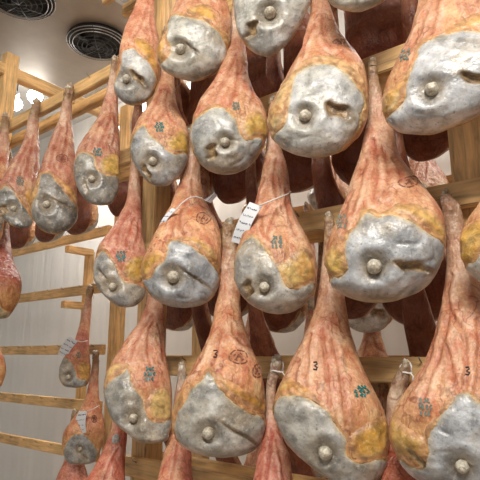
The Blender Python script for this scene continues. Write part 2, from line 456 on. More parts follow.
    def strokes(nm, segs, wd, mat, lf):
        parts = []
        for sg in segs:
            sg = np.array(sg, float); n = max(2, len(sg) * 1)
            Pc, mp = surf(sg[:, 0], sg[:, 1], lf); m = float(np.mean(mp))
            T = np.gradient(Pc, axis=0); T /= np.linalg.norm(T, axis=1)[:, None] + 1e-9
            Nn = np.cross(T, np.array([0, -1.0, 0])); Nn /= np.linalg.norm(Nn, axis=1)[:, None] + 1e-9
            hwid = wd * m / 2; fwv = np.array([0, -1.0, 0]) * m * .25
            V = np.concatenate([Pc - Nn * hwid, Pc + Nn * hwid, Pc - Nn * hwid + fwv, Pc + Nn * hwid + fwv]); k = len(Pc); Fc = []
            for i in range(k - 1):
                Fc += [(2 * k + i, 2 * k + i + 1, 3 * k + i + 1, 3 * k + i), (i, i + 1, 2 * k + i + 1, 2 * k + i), (k + i, 3 * k + i, 3 * k + i + 1, k + i + 1)]
            parts.append((V, Fc))
        V, Fc = merge(parts); return mesh_obj(nm, V, Fc, mat, root, False)
    rr = random.Random(seed)
    if stamp is not None:
        sx, sy, sw, shh, ink = stamp; segs = []
        for i, nc in enumerate((3, 4, 3)):
            yy = sy + (i - 1) * shh * .72
            for j in range(nc):
                xx = sx + (j - (nc - 1) / 2) * sw * .55 + rr.uniform(-.08, .08) * sw; hh = shh * rr.uniform(.24, .34); q_ = sw * .15
                segs.append(rr.choice(([(xx - q_, yy - hh), (xx - q_ * .6, yy + hh)], [(xx, yy - hh), (xx - q_, yy + hh * .4), (xx + q_, yy + hh)],
                                       [(xx + q_, yy - hh), (xx - q_, yy), (xx + q_, yy + hh * .9)], [(xx - q_, yy - hh), (xx + q_, yy), (xx - q_, yy + hh)])))
        strokes('ink_stamp', segs, sw * .34, M_TEAL if ink else M_GREYINK, .45)
    if seal is not None:
        segs = []
        for (sx, sy, rx, ry) in seal:
            for f in (1.0, .55):
                segs += [[(sx + rx * f * (1 + .09 * math.sin(3 * a + sx)) * math.cos(a), sy + ry * f * (1 + .09 * math.cos(2 * a + sy)) * math.sin(a)) for a in np.linspace(a0, a0 + (.85 if f == 1 else .6), 4)] for a0 in np.arange(rr.random(), 6.2, 1.0 if f == 1 else 1.5)]
            segs.append([(sx - rx * .3, sy + ry * .3), (sx, sy - ry * .4), (sx + rx * .3, sy + ry * .3)])
            segs.append([(sx - rx * .2, sy), (sx + rx * .25, sy)])
        strokes('fire_brand', segs, max(.8, seal[0][2] * .16), M_BRAND, .3)
    if digit is not None:
        dx, dy, ds = digit
        s3 = [(dx - ds * .4, dy - ds * .9), (dx + ds * .3, dy - ds), (dx + ds * .45, dy - ds * .5), (dx - ds * .1, dy - ds * .05), (dx + ds * .5, dy + ds * .35), (dx + ds * .3, dy + ds * .95), (dx - ds * .45, dy + ds * .8)]
        strokes('ink_digit', [s3], ds * .42, M_BLACK, .4)
    # bony end of the shank, cord and nail
    tw = rows[0][2] - rows[0][1]
    m0 = float(base(np.array(rows[0][0]), np.array(0.0))[5])
    V = []; Fc = []; b = 12; a = 7; tr = tw * m0 * .5
    for i in range(a + 1):
        th = math.pi * i / a
        for j in range(b):
            p = 2 * math.pi * j / b; V.append((math.sin(th) * math.cos(p), math.sin(th) * math.sin(p), math.cos(th)))
    V = np.array(V); nn = fbm(V * 2.1 + off3, 2); V = V * (1 + .6 * nn)[:, None] * np.array([tr * 1.0, tr * .95, tr * 1.15]) + np.array([0, 0, -tr * .35])
    for i in range(a):
        for j in range(b): Fc.append((i * b + j, (i + 1) * b + j, (i + 1) * b + (j + 1) % b, i * b + (j + 1) % b))
    cc = np.ones((len(V), 3)) * np.array([.42, .30, .19]); cc = mixc(cc, (.72, .66, .56), sstep(-.1, .3, nn))
    mesh_obj('hock_bone', V, Fc, M_HOCK, root, True, cc)
    if cord:
        zc = -tr * 2.4
        ang = np.linspace(0, 2 * math.pi, 18, endpoint=False)
        ring = np.stack([tr * 1.18 * np.cos(ang), tr * 1.12 * np.sin(ang), zc + .15 * tr * np.sin(ang * 2)], -1)
        up = [(tr * 1.1, 0, zc), (tr * 1.25, -tr * .3, zc + tr * 1.5), (tr * .9, tr * .6, zc + tr * 2.3), (tr * .35, tr * 1.3, zc + tr * 2.9), (-tr * .5, tr * .9, zc + tr * 2.2), (-tr * 1.2, -tr * .2, zc + tr * 1.4), (-tr * 1.1, 0, zc)]
        tail = [(tr * .9, -tr * .8, zc), (tr * 1.5, -tr * 1.1, zc - tr * .8), (tr * 1.3, -tr * 1.2, zc - tr * 2.0)]
        V, Fc = merge([tube_vf(ring, .0015 * cord, 6, True), tube_vf(up, .0013 * cord), tube_vf(tail, .0012 * cord)])
        mesh_obj('hanging_cord', V, Fc, M_CORD if cord == 1 else M_WHITECORD, root, True)
    return root

HAMS = {}
GF = 'cured hams hanging on the front of the rack'
HAMW = {}
SEAMS = {
 'D4': [[(462,330),(466,355),(464,390)], [(476,320),(478,360),(474,398)], [(447,345),(452,370),(458,392)], [(440,300),(432,350),(415,385)], [(450,310),(446,340),(430,380),(425,400)], [(482,300),(486,350),(484,400)], [(452,275),(447,300),(462,328)]],
 'D3': [[(312,335),(308,360),(306,390)], [(322,330),(326,370),(330,405)], [(332,340),(340,380),(345,425)], [(300,360),(296,375),(297,390)]],
 'D2': [[(222,330),(216,355),(212,376)], [(232,325),(236,338),(250,348)], [(207,345),(200,360),(190,374)]],
 'D1': [[(154,315),(140,335),(131,360)], [(153,322),(147,345),(152,370)], [(158,325),(161,340),(162,360)]],
 'C4': [[(372,140),(376,165),(374,200)], [(383,150),(388,175),(385,195)], [(366,160),(360,185),(352,210)], [(392,160),(397,170),(399,182)], [(357,185),(347,205),(345,230)]],
 'C3': [[(268,205),(262,225),(270,240)], [(277,210),(272,222),(266,235)], [(285,190),(288,215),(294,235)], [(264,178),(258,195),(257,212)], [(276,160),(274,180),(278,200)]],
 'C2': [[(187,203),(180,220),(186,236)], [(177,218),(173,228),(171,238)], [(192,180),(194,195),(204,208)]],
 'C1': [[(130,212),(120,228),(118,245)], [(134,218),(130,230),(126,246)], [(138,222),(137,234),(133,248)], [(118,228),(112,236),(109,246)]],
 'B5': [[(313,25),(306,42),(303,55)], [(322,15),(324,36),(331,48)], [(299,50),(292,64),(286,78)]],
 'B4': [[(237,55),(226,78),(214,102)], [(238,60),(237,82),(230,105)], [(242,62),(251,85),(249,104)], [(230,75),(221,88),(210,100)]],
 'B3': [[(168,90),(166,108),(174,122)], [(162,90),(154,108),(147,122)], [(167,106),(163,114),(157,121)]],
 'B2': [[(112,105),(108,125),(99,146)], [(113,112),(115,126),(112,144)], [(107,115),(97,132),(91,150)]],
 'B1': [[(68,122),(66,142),(60,168)], [(62,128),(55,148),(50,168)]],
 'B0': [[(34,136),(29,158),(24,178)], [(29,142),(19,162),(12,182)], [(36,146),(36,160),(33,180)]],
 'B6': [[(442,-20),(436,12),(430,31)], [(427,5),(419,25),(408,42)], [(458,-10),(465,5),(470,16)]],
 'A1': [[(147,8),(140,28),(132,42)], [(150,15),(152,30),(156,42)]],
 'A2': [[(195,-25),(186,-5),(177,12)], [(205,-25),(208,-12),(216,-2)]],
 'E3': [[(272,430),(270,455),(266,480)], [(276,440),(280,460),(284,480)]],
 'E1': [[(118,450),(110,465),(104,482)]], 'E2': [[(180,430),(176,455),(172,480)]],
}
def H(key, label, *a, **k):
    o = ham(*a, seams=SEAMS.get(key, ()), **k); HAMW[key] = o['_w']; del o['_w']; tag(o, label, 'ham', GF); HAMS[key] = o; return o

H('A1', 'ham with a brown gouge in its grey face, leftmost of the top row',
  [(-64,146,153),(-40,143,155),(-20,140,155),(0,137,154),(12,133,154.5),(25,127,156),(37,123,159),(50,120,160),(62,118.5,160),(75,116.5,159),(87,114.5,155),(95,116,151),(101,121,145),(105,128,136)],
  [(122,54),(133,48),(140,53),(150,62),(155,70),(156,80),(153,90),(146,100),(130,106),(119,102),(114,90),(116,78),(121,68)],
  [[(134,44),(136,38),(146,40),(154,48),(158,60),(157,70),(150,66),(142,55)], [(152,74),(157,72),(157,88),(150,98),(147,90)]],
  (125,80,4.2), (138,78,20,42,6.5), skin=(.64,.30,.18))
H('A2', 'plump ham with a knob left on its broad pale face, second in the top row',
  [(-98,190,198),(-65,187,203),(-35,183,212),(-12,179,222),(4,176,228),(15,172,230.5),(30,166,231),(45,159,229.5),(57,157,227),(66,160,221),(73,166,214),(78,176,205),(81,188,196)],
  [(170,19),(178,15),(190,17),(205,20),(215,27),(222,35),(226,45),(226,58),(218,68),(208,76),(192,82),(176,79),(165,73),(161,66),(168,60),(170,48),(167,35)],
  [[(188,14),(192,7),(204,4),(213,10),(216,24),(204,20)], [(157,48),(162,42),(168,42),(168,62),(161,69),(157,60)], [(222,30),(231,36),(228,52),(222,48)]],
  (180,50,5.2), (193,49,19,42,3), lardc=(.50,.50,.48))
H('A3', 'ham with a deep brown pit beside its knob, cut by the top edge',
  [(-150,262,270),(-100,258,276),(-60,250,288),(-30,240,302),(-12,236,309),(0,234.5,310),(12,235,306),(24,237,301),(36,241,293),(45,247,286),(52,254,278),(56,263,271)],
  [(237,-20),(252,-32),(280,-34),(302,-20),(311,-5),(311,8),(302,24),(292,38),(281,50),(268,58),(255,54),(247,48),(247,42),(240,36),(235,20),(232,0)],
  [[(240,38),(247,40),(252,48),(250,54),(243,46)]], (270,13,6), (253,29,20,112,9), lardc=(.50,.50,.49))
H('A4', 'grey bottom of a ham cut by the top edge, above the bright gap between racks',
  [(-230,366,376),(-170,362,384),(-115,346,400),(-65,325,412),(-35,322,410),(-14,326,400),(0,332,389),(7,342,379),(11,355,366)],
  [(322,-60),(345,-80),(385,-80),(410,-60),(412,-35),(400,-12),(389,0),(378,8),(360,13),(340,8),(330,0),(323,-20)],
  [], (365,-32,7), None, lardc=(.50,.50,.48))
H('B6', 'big ham with a fleshy brown gash right of its knob, in the upper right corner',
  [(-128,440,450),(-85,434,460),(-40,426,478),(0,416,495),(26,407,503),(38,400,507),(55,391,511),(70,384,512),(85,380,511),(99,381,505),(111,385,496),(121,392,481),(129,404,462),(133,420,442)],
  [(422,38),(432,33),(450,31),(475,35),(500,48),(508,70),(506,95),(497,112),(479,123),(455,132),(427,136),(403,131),(390,121),(384,110),(392,105),(400,99),(405,90),(408,80),(410,66),(416,50)],
  [[(398,72),(385,78),(379,90),(382,110),(398,108),(406,95),(411,70),(408,60)], [(444,33),(455,24),(480,18),(502,26),(511,48),(500,48),(478,36)]],
  (432,87,7.2), (474,85,34,30,9), (406,44,6,6,0), lardc=(.52,.53,.55), patch=None)
H('B5', 'big round ham with a square brown notch in its pale face, right of centre',
  [(-55,313,322),(-28,311,325),(0,311,328),(17,310,333),(33,305,339),(45,302,348),(55,296,356),(65,290,362),(75,285,365),(86,279,367),(97,273,368),(108,268.5,368),(118,267,367),(128,269,364),(138,275,358),(147,284,350),(153,295,340),(157,310,326)],
  [(293,80),(298,70),(308,64),(322,62),(340,70),(352,84),(360,97),(362,110),(358,118),(356,132),(346,146),(327,158),(302,158),(284,150),(273,138),(276,130),(286,122),(289,107)],
  [[(287,74),(297,72),(290,105),(287,122),(276,132),(267,121),(269,105),(278,86)], [(303,60),(318,53),(335,56),(352,70),(364,88),(367,110),(362,130),(354,138),(356,118),(360,100),(352,84),(338,68),(320,61)]],
  (305,115,6), (336,112,27,33,12), None, [(338,43,6,2.5)], rim=.05, lardc=(.49,.50,.51), fatc=(.62,.44,.20))
H('B4', 'ham with a yellow lobe at right and a brown pit left of its central knob',
  [(-10,234,243),(15,231,243),(30,229,244),(45,227,245),(60,223,247),(75,217,248),(85,211,251.5),(93,205,255),(100,200,260),(108,197,264),(118,193,267.5),(130,191.5,268),(140,191,266),(150,193,262),(160,198,254.5),(168,206,246),(173,215,236)],
  [(216,106),(227,110),(236,120),(239,130),(245,139),(257,136),(262,142),(256,158),(241,173),(220,177),(203,168),(194,153),(191,135),(196,120),(206,112)],
  [[(244,118),(252,111),(260,111),(267,122),(267,137),(258,137),(246,139),(240,129)]],
  (225,142,4.6), (213,152,17,95,9), (236,106,4,4,0), None, fatc=(.64,.40,.10), lardc=(.45,.46,.47))
H('B3', 'ham with a dark teal mark over a yellow lobe, beside the wide post',
  [(31,163,171),(50,161,173),(75,160,174),(85,158,174.5),(95,155,175.5),(105,149,177),(113,144,181),(122,138,186),(132,133.5,188),(142,131,188.5),(152,131,188),(162,134,185.5),(172,139,180.5),(180,146,174),(185,153,167)],
  [(145,125),(149,132),(157,140),(167,150),(174,152),(185,152),(187,164),(174,182),(160,189),(144,181),(133,165),(130,148),(136,134)],
  [[(165,140),(174,134),(180,127),(187,133),(189,151),(175,152),(168,148)]],
  (152.5,161.5,4.2), (147,173,18,62,5), (160,127,4.5,4.5,1), None, fatc=(.66,.40,.08), lardc=(.40,.41,.43))
H('B2', 'teal-stamped ham hung on the upper left rail, third from the left edge',
  [(60,112,118),(75,109.5,118),(90,107,118),(100,104,118),(110,101,118),(120,97,118.5),(130,90.5,119),(140,84,119.5),(150,78,120),(160,75.5,120),(170,75,120),(180,76,119),(190,79,117.5),(198,84,114),(204,91,108)],
  [(83,153),(94,156),(96,165),(101,172),(110,174),(119,175),(119,190),(112,205),(100,209),(86,203),(78,192),(74,177),(76,162)],
  [[(99,163),(105,155),(118,152),(120,176),(110,174),(102,172)]],
  (91.5,179.5,3.6), (86,188,14,75,4), (98,152,4,4,1), None, fatc=(.64,.40,.10), lardc=(.25,.245,.235), skin=(.46,.225,.145))  # lard colour darkened to stand in for weaker light at left
H('B1', 'ham with a round dark red brand on the upper left rail, second from the edge',
  [(89,65,74),(100,63,72),(110,61,72),(120,59,72),(130,55,73),(140,51,74),(150,47.5,75),(160,43.5,76),(175,39,76),(186,34,77),(200,30,78),(212,31,77.5),(221,34,75),(228,39,69),(233,46,60)],
  [(41,176),(50,173),(57,181),(66,192),(77,205),(76,220),(67,230),(52,235),(37,228),(31,216),(32,206),(37,195),(39,182)],
  [[(40,176),(35,186),(29,200),(31,212),(38,198),(40,186)], [(56,176),(66,182),(76,192),(76,202),(64,190)]],
  (46,205,4), (62,203,22,25,2.6), None, [(62,158,5,4)], lardc=(.23,.22,.21), skin=(.45,.22,.145))  # dim light at left put into the darker lard colour
H('B0', 'small ham with a faded grey stamp on the upper left rail, below the lit lamps',
  [(103,33,40),(115,29,39),(130,26,38.5),(140,24,38.5),(150,20,39),(160,13,39),(170,8,38),(178,4,38),(188,0,37),(198,-3,36),(206,-3,35),(215,0,34),(222,6,32),(227,14,27)],
  [(6,186),(14,191),(22,202),(30,213),(34,222),(24,230),(10,226),(0,215),(-4,202),(1,191)],
  [[(24,192),(33,188),(37,200),(34,216),(27,206)]],
  (13,209,3.4), (4,211,9,90,6), (20,181,3.6,4,0), None, lardc=(.23,.225,.215), skin=(.42,.20,.135))  # darker lard colour carries the light falloff towards the left
H('Bm', 'ham mostly cut by the left edge, its shank beside the top left post',
  [(117,2,9),(130,0,9),(150,-4,9),(170,-12,8),(190,-20,7),(210,-24,5),(230,-21,3),(243,-13,-3)],
  [(-20,200),(-8,192),(2,205),(2,228),(-10,243),(-22,228)], [], None, None, skin=(.44,.17,.10), lardc=(.30,.27,.22))
H('C1', 'ham with a teal stamp just right of the bare left rails, above the tall post',
  [(153,131,137),(175,129.5,139),(190,128,140.5),(202,126,141),(215,120,141.5),(227,113,142),(238,105,143.5),(247,99,145.5),(257,96,147.5),(267,94.5,147.5),(277,94,147),(287,98,146),(295,104,144),(302,112,139),(306,118,134)],
  [(105,251),(111,257),(117,267),(124,280),(134,282),(146,289),(144,300),(131,309),(119,309),(109,301),(98,291),(93,275),(95,262),(100,254)],
  [[(125,263),(132,256),(146,255),(148,268),(141,281),(130,282),(123,275)], [(96,254),(100,247),(106,246),(104,252),(97,263)]],
  (112,287,4), (104,276,14,60,3), (121,256,4.6,5,1), None, fatc=(.58,.33,.07), lardc=(.35,.35,.36), skin=(.56,.23,.15))
H('C2', 'ham with white cord round its shank and a round brown brand on orange skin',
  [(132,187,194),(150,184,199),(167,182,200),(180,180,201),(193,176,203.5),(205,171,208),(215,166,213.5),(227,159,219),(240,152,221),(252,147,221.5),(262,142.5,221),(272,141,220),(282,144,218.5),(292,149,215),(300,157,209),(305,167,200)],
  [(171,242),(180,240),(191,245),(205,256),(216,269),(220,282),(215,295),(201,307),(180,310),(160,305),(149,293),(143,281),(152,277),(157,267),(165,259)],
  [[(141,264),(146,256),(158,251),(166,256),(157,268),(152,277),(144,280)], [(176,240),(190,235),(205,242),(217,255),(221,273),(215,268),(200,251),(187,243)]],
  (173,277,6), (194,278,36,36,3.4), None, [(202,218,6.5,5.5)], skin=(.66,.32,.165), lardc=(.42,.44,.47), fatc=(.55,.31,.06))
H('C3', 'ham with a grey square stamp, yellow lobe and the large white paper tag',
  [(100,269,276),(120,268,278),(147,266,281),(160,264,285),(173,262,288),(187,259,290),(200,256,291),(212,252,293.5),(222,248,298),(232,243,303.5),(243,239,309),(255,236,313.5),(267,235,316),(278,236,316),(288,239,314),(298,245,309),(306,254,301),(312,266,291)],
  [(253,235),(262,242),(272,257),(280,270),(287,285),(297,288),(310,282),(315,290),(308,304),(297,314),(280,318),(260,312),(245,302),(237,288),(234,270),(236,255),(244,242)],
  [[(275,264),(285,261),(292,255),(302,247),(313,258),(316,270),(313,281),(300,287),(290,291),(282,281)]],
  (264,287,5.2), (250,289,19,88,8), (277,242,6,6,0), None, lardc=(.42,.41,.40), fatc=(.62,.42,.15))
H('C4', 'large ham with a stitched oval brand and ragged yellow hole left of its blue-grey face',
  [(62,369,376),(75,368,378),(90,368,381),(105,368,384),(120,367.5,389),(135,364,394),(150,361,397),(162,357,402),(175,352,411),(190,347,423),(205,341,434),(218,335,441),(232,328.5,443),(245,325,443),(257,324,441),(268,326,437.5),(278,329,432),(287,335,424),(294,344,415),(299,356,402)],
  [(369,209),(379,215),(392,214),(410,222),(425,235),(439,246),(442,258),(433,282),(418,295),(400,302),(385,305),(364,304),(343,297),(329,284),(332,276),(344,273),(350,265),(346,245),(350,232),(360,220)],
  [[(327,246),(345,242),(350,256),(350,270),(337,277),(326,270),(323,256)], [(392,206),(405,203),(425,212),(439,225),(444,241),(436,244),(420,229),(405,218),(393,213)]],
  (374,266,7.6), (409,268,32,14,9), (342,218,5,7,0), [(407,184,10,5)], lardc=(.50,.52,.55), fatc=(.62,.40,.10))
H('C5', 'ham with an amber fat lobe, cut by the right edge at mid height',
  [(12,497,506),(60,495,512),(110,492,520),(150,488,530),(180,484,540),(198,478,550),(213,467,556),(225,461,560),(238,458.5,561),(252,459,560),(262,463,556),(272,471,548),(282,481,536),(290,497,515)],
  [(487,238),(500,228),(540,230),(557,250),(550,272),(530,288),(495,292),(477,282),(461,266),(468,262),(478,256)],
  [[(458,228),(470,218),(484,214),(492,222),(486,245),(474,259),(463,262),(457,250)]], None, None, None, None, fatc=(.62,.34,.05))
H('D4', 'largest ham, long seamed pink leg with small black digit, in the lower right corner',
  [(195,441,450),(207,441,460),(222,443,463),(240,445.5,465),(258,447,470),(275,446,477),(300,442,486),(327,436,494),(345,431,500),(360,425,506),(380,413,515),(400,398,522),(420,389,526),(440,387,527),(460,394,522),(475,406,512),(485,420,500),(492,440,478)],
  [(466,391),(478,400),(495,405),(513,425),(520,445),(510,470),(492,488),(460,497),(422,489),(402,476),(396,464),(404,463),(414,470),(424,470),(429,455),(431,435),(440,420),(450,405)],
  [[(390,419),(396,411),(402,424),(415,434),(427,440),(430,455),(424,469),(405,462),(392,452),(387,436)]],
  (462,466,7), (420,462,20,50,6), (427,408,6,9,0), None, digit=(467,371,4), lardc=(.46,.475,.50), fatc=(.64,.39,.11), tipc=(.36,.22,.14))
H('D3', 'ham with a bright teal stamp on pinkish skin and a big tilted grey face',
  [(217,325,333),(240,324,337),(262,322,340),(280,320,343),(300,317,345),(315,313,347),(326,309,349),(340,303,352.5),(352,296,356),(364,290,360),(376,284,365.5),(390,277,373),(403,274.5,380),(417,274.5,385.5),(430,279,387.5),(443,285,388),(455,296,387),(466,309,384),(476,323,378),(484,338,369)],
  [(282,397),(290,394),(302,395),(315,400),(327,410),(337,425),(346,437),(347,452),(354,461),(367,460),(380,456),(389,462),(382,477),(370,487),(350,493),(333,485),(310,469),(295,457),(280,439),(273,419),(275,404)],
  [[(274,402),(279,386),(288,379),(300,382),(312,391),(318,400),(302,395),(288,395)], [(350,434),(362,425),(374,418),(386,418),(389,440),(381,457),(364,461),(353,457),(347,446)]],
  (325,453,7), None, (359,391,7,5.5,1), None, digit=(316,366,4), lardc=(.42,.415,.41), fatc=(.62,.34,.07))
H('D2', 'ham with two ring brands on orange skin and a long fold across its face',
  [(224,224,234),(235,222,236),(250,221,237),(270,220,238),(290,219,240),(309,215,240.5),(322,213,243),(335,209,247),(348,204,251),(360,197,257),(375,188,262),(390,180,264.5),(403,175,265),(415,172.5,265),(427,172.5,264.5),(437,176,262),(446,184,257),(453,196,249)],
  [(195,385),(202,380),(210,370),(215,377),(220,387),(232,400),(247,412),(260,417),(266,425),(264,436),(257,450),(236,460),(209,460),(190,453),(179,443),(175,428),(180,412),(187,400)],
  [[(171,412),(176,399),(186,388),(188,399),(180,414),(177,430),(172,427)], [(216,374),(225,378),(240,387),(255,395),(266,400),(265,413),(250,409),(235,399),(222,387)]],
  (208,433,6), (238,434,46,34,3.6), None, [(238,357,8.5,7),(257,371,5,7)], digit=(216,354,3.5), skin=(.66,.33,.17), lardc=(.44,.435,.42), fatc=(.58,.30,.06))
H('D1', 'ham with a dark teal stamp and cream fat lobe, right of the tall post',
  [(250,152,159),(270,150,162),(290,147,163.5),(305,145,164),(320,140,164.5),(332,132,165),(343,124,165),(355,117,166),(367,110,168),(380,105.5,170.5),(392,105,172),(404,107.5,172),(415,111.5,171.5),(425,119,171),(434,129,169),(441,138,166)],
  [(127,365),(131,375),(134,387),(142,396),(146,410),(150,420),(162,422),(172,419),(170,435),(163,446),(150,449),(136,441),(121,429),(109,416),(104,397),(105,388),(114,377),(124,372)],
  [[(147,400),(153,390),(163,387),(171,395),(172,416),(165,422),(153,420),(147,411)], [(105,388),(106,373),(115,363),(128,364),(119,373),(111,383)]],
  (133,418,4.6), None, (149,374,5,7,1), None, lardc=(.38,.375,.37), fatc=(.68,.46,.18), skin=(.62,.29,.17))
H('C0', 'dark reddish ham cut by the left edge at mid height',
  [(203,-1,6),(225,-3,9),(245,-7,11),(258,-13,13),(268,-20,17),(278,-24,21.5),(288,-26,22),(298,-26,20),(308,-24,15),(317,-18,7)],
  [(-25,280),(-12,275),(-4,290),(2,308),(10,312),(4,322),(-10,326),(-24,310)], [], None, None, skin=(.33,.10,.06), lardc=(.32,.26,.16))
H('D0', 'orange-pink flank of a ham cut by the left edge, below the dark reddish one',
  [(278,-8,-1),(310,-12,-2),(335,-18,-1),(350,-24,1),(360,-28,5),(370,-30,6.5),(380,-28,4),(388,-20,-1)],
  [(-28,365),(-15,358),(-6,368),(1,382),(-8,390),(-24,384)], [], None, None, skin=(.62,.26,.14))
H('E1', 'leg with a white patch on its shank, bottom edge, below the tall post',
  [(362,113,120),(390,112,124),(420,113,127),(435,109,127),(450,103,125.5),(465,95,125),(480,86,125),(500,78,126),(530,74,128),(560,80,122)],
  [(78,520),(95,505),(110,515),(122,530),(120,555),(98,568),(78,550)], [], None, None, patch=(116,440,4), skin=(.52,.16,.10))
H('E2', 'leg with a pale split shank tip, bottom edge, between the two left bottom hams',
  [(366,179,185),(380,177,186),(400,174,187),(430,171,188),(450,165,191),(475,159,192),(500,150,200),(530,146,206),(560,152,200)],
  [(148,520),(165,505),(185,510),(204,530),(196,558),(160,560)], [], None, None, skin=(.62,.22,.14), tipc=(.55,.47,.38))
H('E3', 'leg hung by looped cord, pale thin shank between the two centre bottom hams',
  [(362,272,282),(372,269,280),(385,266.5,276),(400,265.5,275.5),(420,265,277),(440,262,283),(455,258,289),(478,254,292),(500,246,300),(540,240,306),(575,262,290)],
  [(242,530),(260,510),(285,515),(305,540),(285,572),(255,565)], [], None, None, skin=(.52,.18,.12), tipc=(.50,.40,.30), cord=1.8)
H('E4', 'leg with a dark withered shank tied by white cord to the eye-level rail',
  [(365,401,410),(374,396,410),(385,391,408),(400,387,404),(420,386,402),(445,384,404),(465,383,412),(480,382,418),(510,372,428),(550,370,430),(585,388,412)],
  [(372,530),(392,515),(415,520),(430,545),(412,578),(385,575)], [], None, None, skin=(.45,.14,.08), tipc=(.28,.19,.12), cord=2.0)
GB = 'small hams on the back rails at lower left'
for key, lab, a, kw in [
  ('G1', 'small tagged ham with a thin shank, upper of the two on the back rails',
   ([(289,87,93),(300,85,92),(315,82,91),(328,78.5,89.5),(340,75,89),(350,69,89.5),(358,64,90),(368,60,90.5),(378,59.5,89.5),(386,65,86)],
    [(60,359),(66,357),(72,362),(76,370),(79,379),(87,380),(83,389),(73,392),(63,385),(58,373)], [[(77,366),(82,362),(91,365),(90,379),(80,380)]], (68,377,2.6), None, (78.5,355,2,3,0)), dict(skin=(.50,.17,.11), lardc=(.30,.31,.32))),
  ('G2', 'small tagged ham with a dark round brand, lower of the two on the back rails',
   ([(354,93,98.5),(365,92,99),(380,89.5,98.5),(397,85.5,99),(410,79,101.5),(422,70,104),(434,63,105),(445,62,103),(455,65,98.5),(463,70,93)],
    [(70,437),(77,433),(87,436),(94,445),(98,452),(95,463),(85,471),(72,469),(63,459),(65,445)], [], (80,449,2.4), (84,456,12,40,2), None, [(94,419,2.6,3.5)]), dict(skin=(.62,.28,.15), lardc=(.33,.34,.36))),
  ('G3', 'reddish ham under the lower tagged ham, cut by the bottom edge at left',
   ([(413,72,78),(440,68,80),(460,64,83),(474,58,87),(492,52,92),(515,50,95),(535,58,88)],
    [(52,500),(66,490),(86,498),(94,515),(80,535),(58,532)], [], None, None), dict(skin=(.50,.19,.12)))]:
    o = ham(*a, Y0=.845, fwd=.12, **kw); del o['_w']; tag(o, lab, 'ham', GB); HAMS[key] = o

# ------------------------------------------------------------------ copies: hams on the far side of the rack and on the racks behind
def copy_tree(src, loc, rz, sc, label, group):
    r = src.copy(); COL.objects.link(r); r.location = loc; r.rotation_euler = (0, 0, rz); r.scale = (sc, sc, sc)
    r['label'] = label; r['group'] = group
    for ch in [c for c in bpy.data.objects if c.parent == src]:
        if ch.name.startswith(('ink_', 'fire_')): continue
        c = ch.copy(); COL.objects.link(c); c.parent = r
    return r
RAILZ = {0: 3.64, 1: 3.127, 2: 2.585, 3: 2.069, 4: 1.555, 5: 1.13}
FR = {'A1': 'leftmost top row ham', 'A2': 'plump second ham of the top row', 'A3': 'pitted ham at the top edge', 'A4': 'grey ham bottom at the top edge',
 'B6': 'gashed ham in the upper right corner', 'B5': 'round ham with the square notch', 'B4': 'pitted ham with the yellow lobe', 'B3': 'dark-marked ham beside the wide post',
 'B2': 'teal-stamped ham on the upper left rail', 'B1': 'red-branded ham at upper left', 'B0': 'grey-stamped ham at upper left', 'C1': 'teal-stamped ham above the tall post',
 'C2': 'ham with white cord and brown brand', 'C3': 'ham with the large paper tag', 'C4': 'large ham with the oval brand', 'C5': 'amber-lobed ham at the right edge',
 'D1': 'ham with the cream fat lobe', 'D2': 'ham with two ring brands', 'D3': 'ham with the bright teal stamp', 'D4': 'largest ham at lower right',
 'E1': 'white-patched leg at the bottom edge', 'E2': 'split-tipped leg at the bottom edge', 'E3': 'cord-looped leg at the bottom edge', 'E4': 'withered-shank leg at the bottom edge', 'Bm': 'ham at the top left edge'}
def project(P):
    D = np.array(P) - CAM; w_ = D @ FW; return np.array([240 + F * (D @ RT) / w_, 240 - F * (D @ UP) / w_])
CEN = {k: project(HAMS[k].location + Vector((0, -.1, -.55))) for k in FR}
G2 = 'dark hams hanging on the far side of the rack'
SRC = ['C2', 'D2', 'C3', 'D1', 'B4', 'D3', 'C1', 'B5']; used_lab = {}
for row, xs in ((0, (-2.14, -1.82, -1.50, -1.18, -.80, -.42)), (1, (-3.75, -3.36, -2.98, -2.58, -2.22, -1.90, -1.58, -1.26, -.94, -.60, -.26, .08)),
                (2, (-2.02, -1.72, -1.38, -1.02, -.70, -.38, -.06)), (3, (-1.70, -1.40, -1.03, -.68, -.28, .10)), (4, (-1.95, -1.58, -1.2, -.84, -.5, -.16))):
    for X in xs:
        src = SRC[R.randrange(len(SRC))]; X += R.uniform(-.02, .02)
        p = project((X, .33, RAILZ[row] - .55))
        k = min(CEN, key=lambda q: np.hypot(*(CEN[q] - p))); d = p - CEN[k]
        rel = 'behind' if np.hypot(*d) < 14 else ('behind and below' if abs(d[0]) < abs(d[1]) and d[1] > 0 else 'behind and above' if abs(d[0]) < abs(d[1]) else 'behind and left of' if d[0] < 0 else 'behind and right of')
        lab = 'dark rind-side ham %s the %s' % (rel, FR[k])
        if lab in used_lab: lab = 'shaded brown-red ham %s the %s' % (rel, FR[k])
        if lab in used_lab: lab = 'dim far-side ham %s the %s' % (rel, FR[k])
        used_lab[lab] = 1
        sc = (.86 if X < -2.4 else .95 if row == 1 else 1.02) * .40 / max(.40, HAMW[src]) * R.uniform(.98, 1.06)
        copy_tree(HAMS[src], (X, .245, RAILZ[row] + .005), math.pi + R.uniform(-.2, .2), sc, lab, G2)
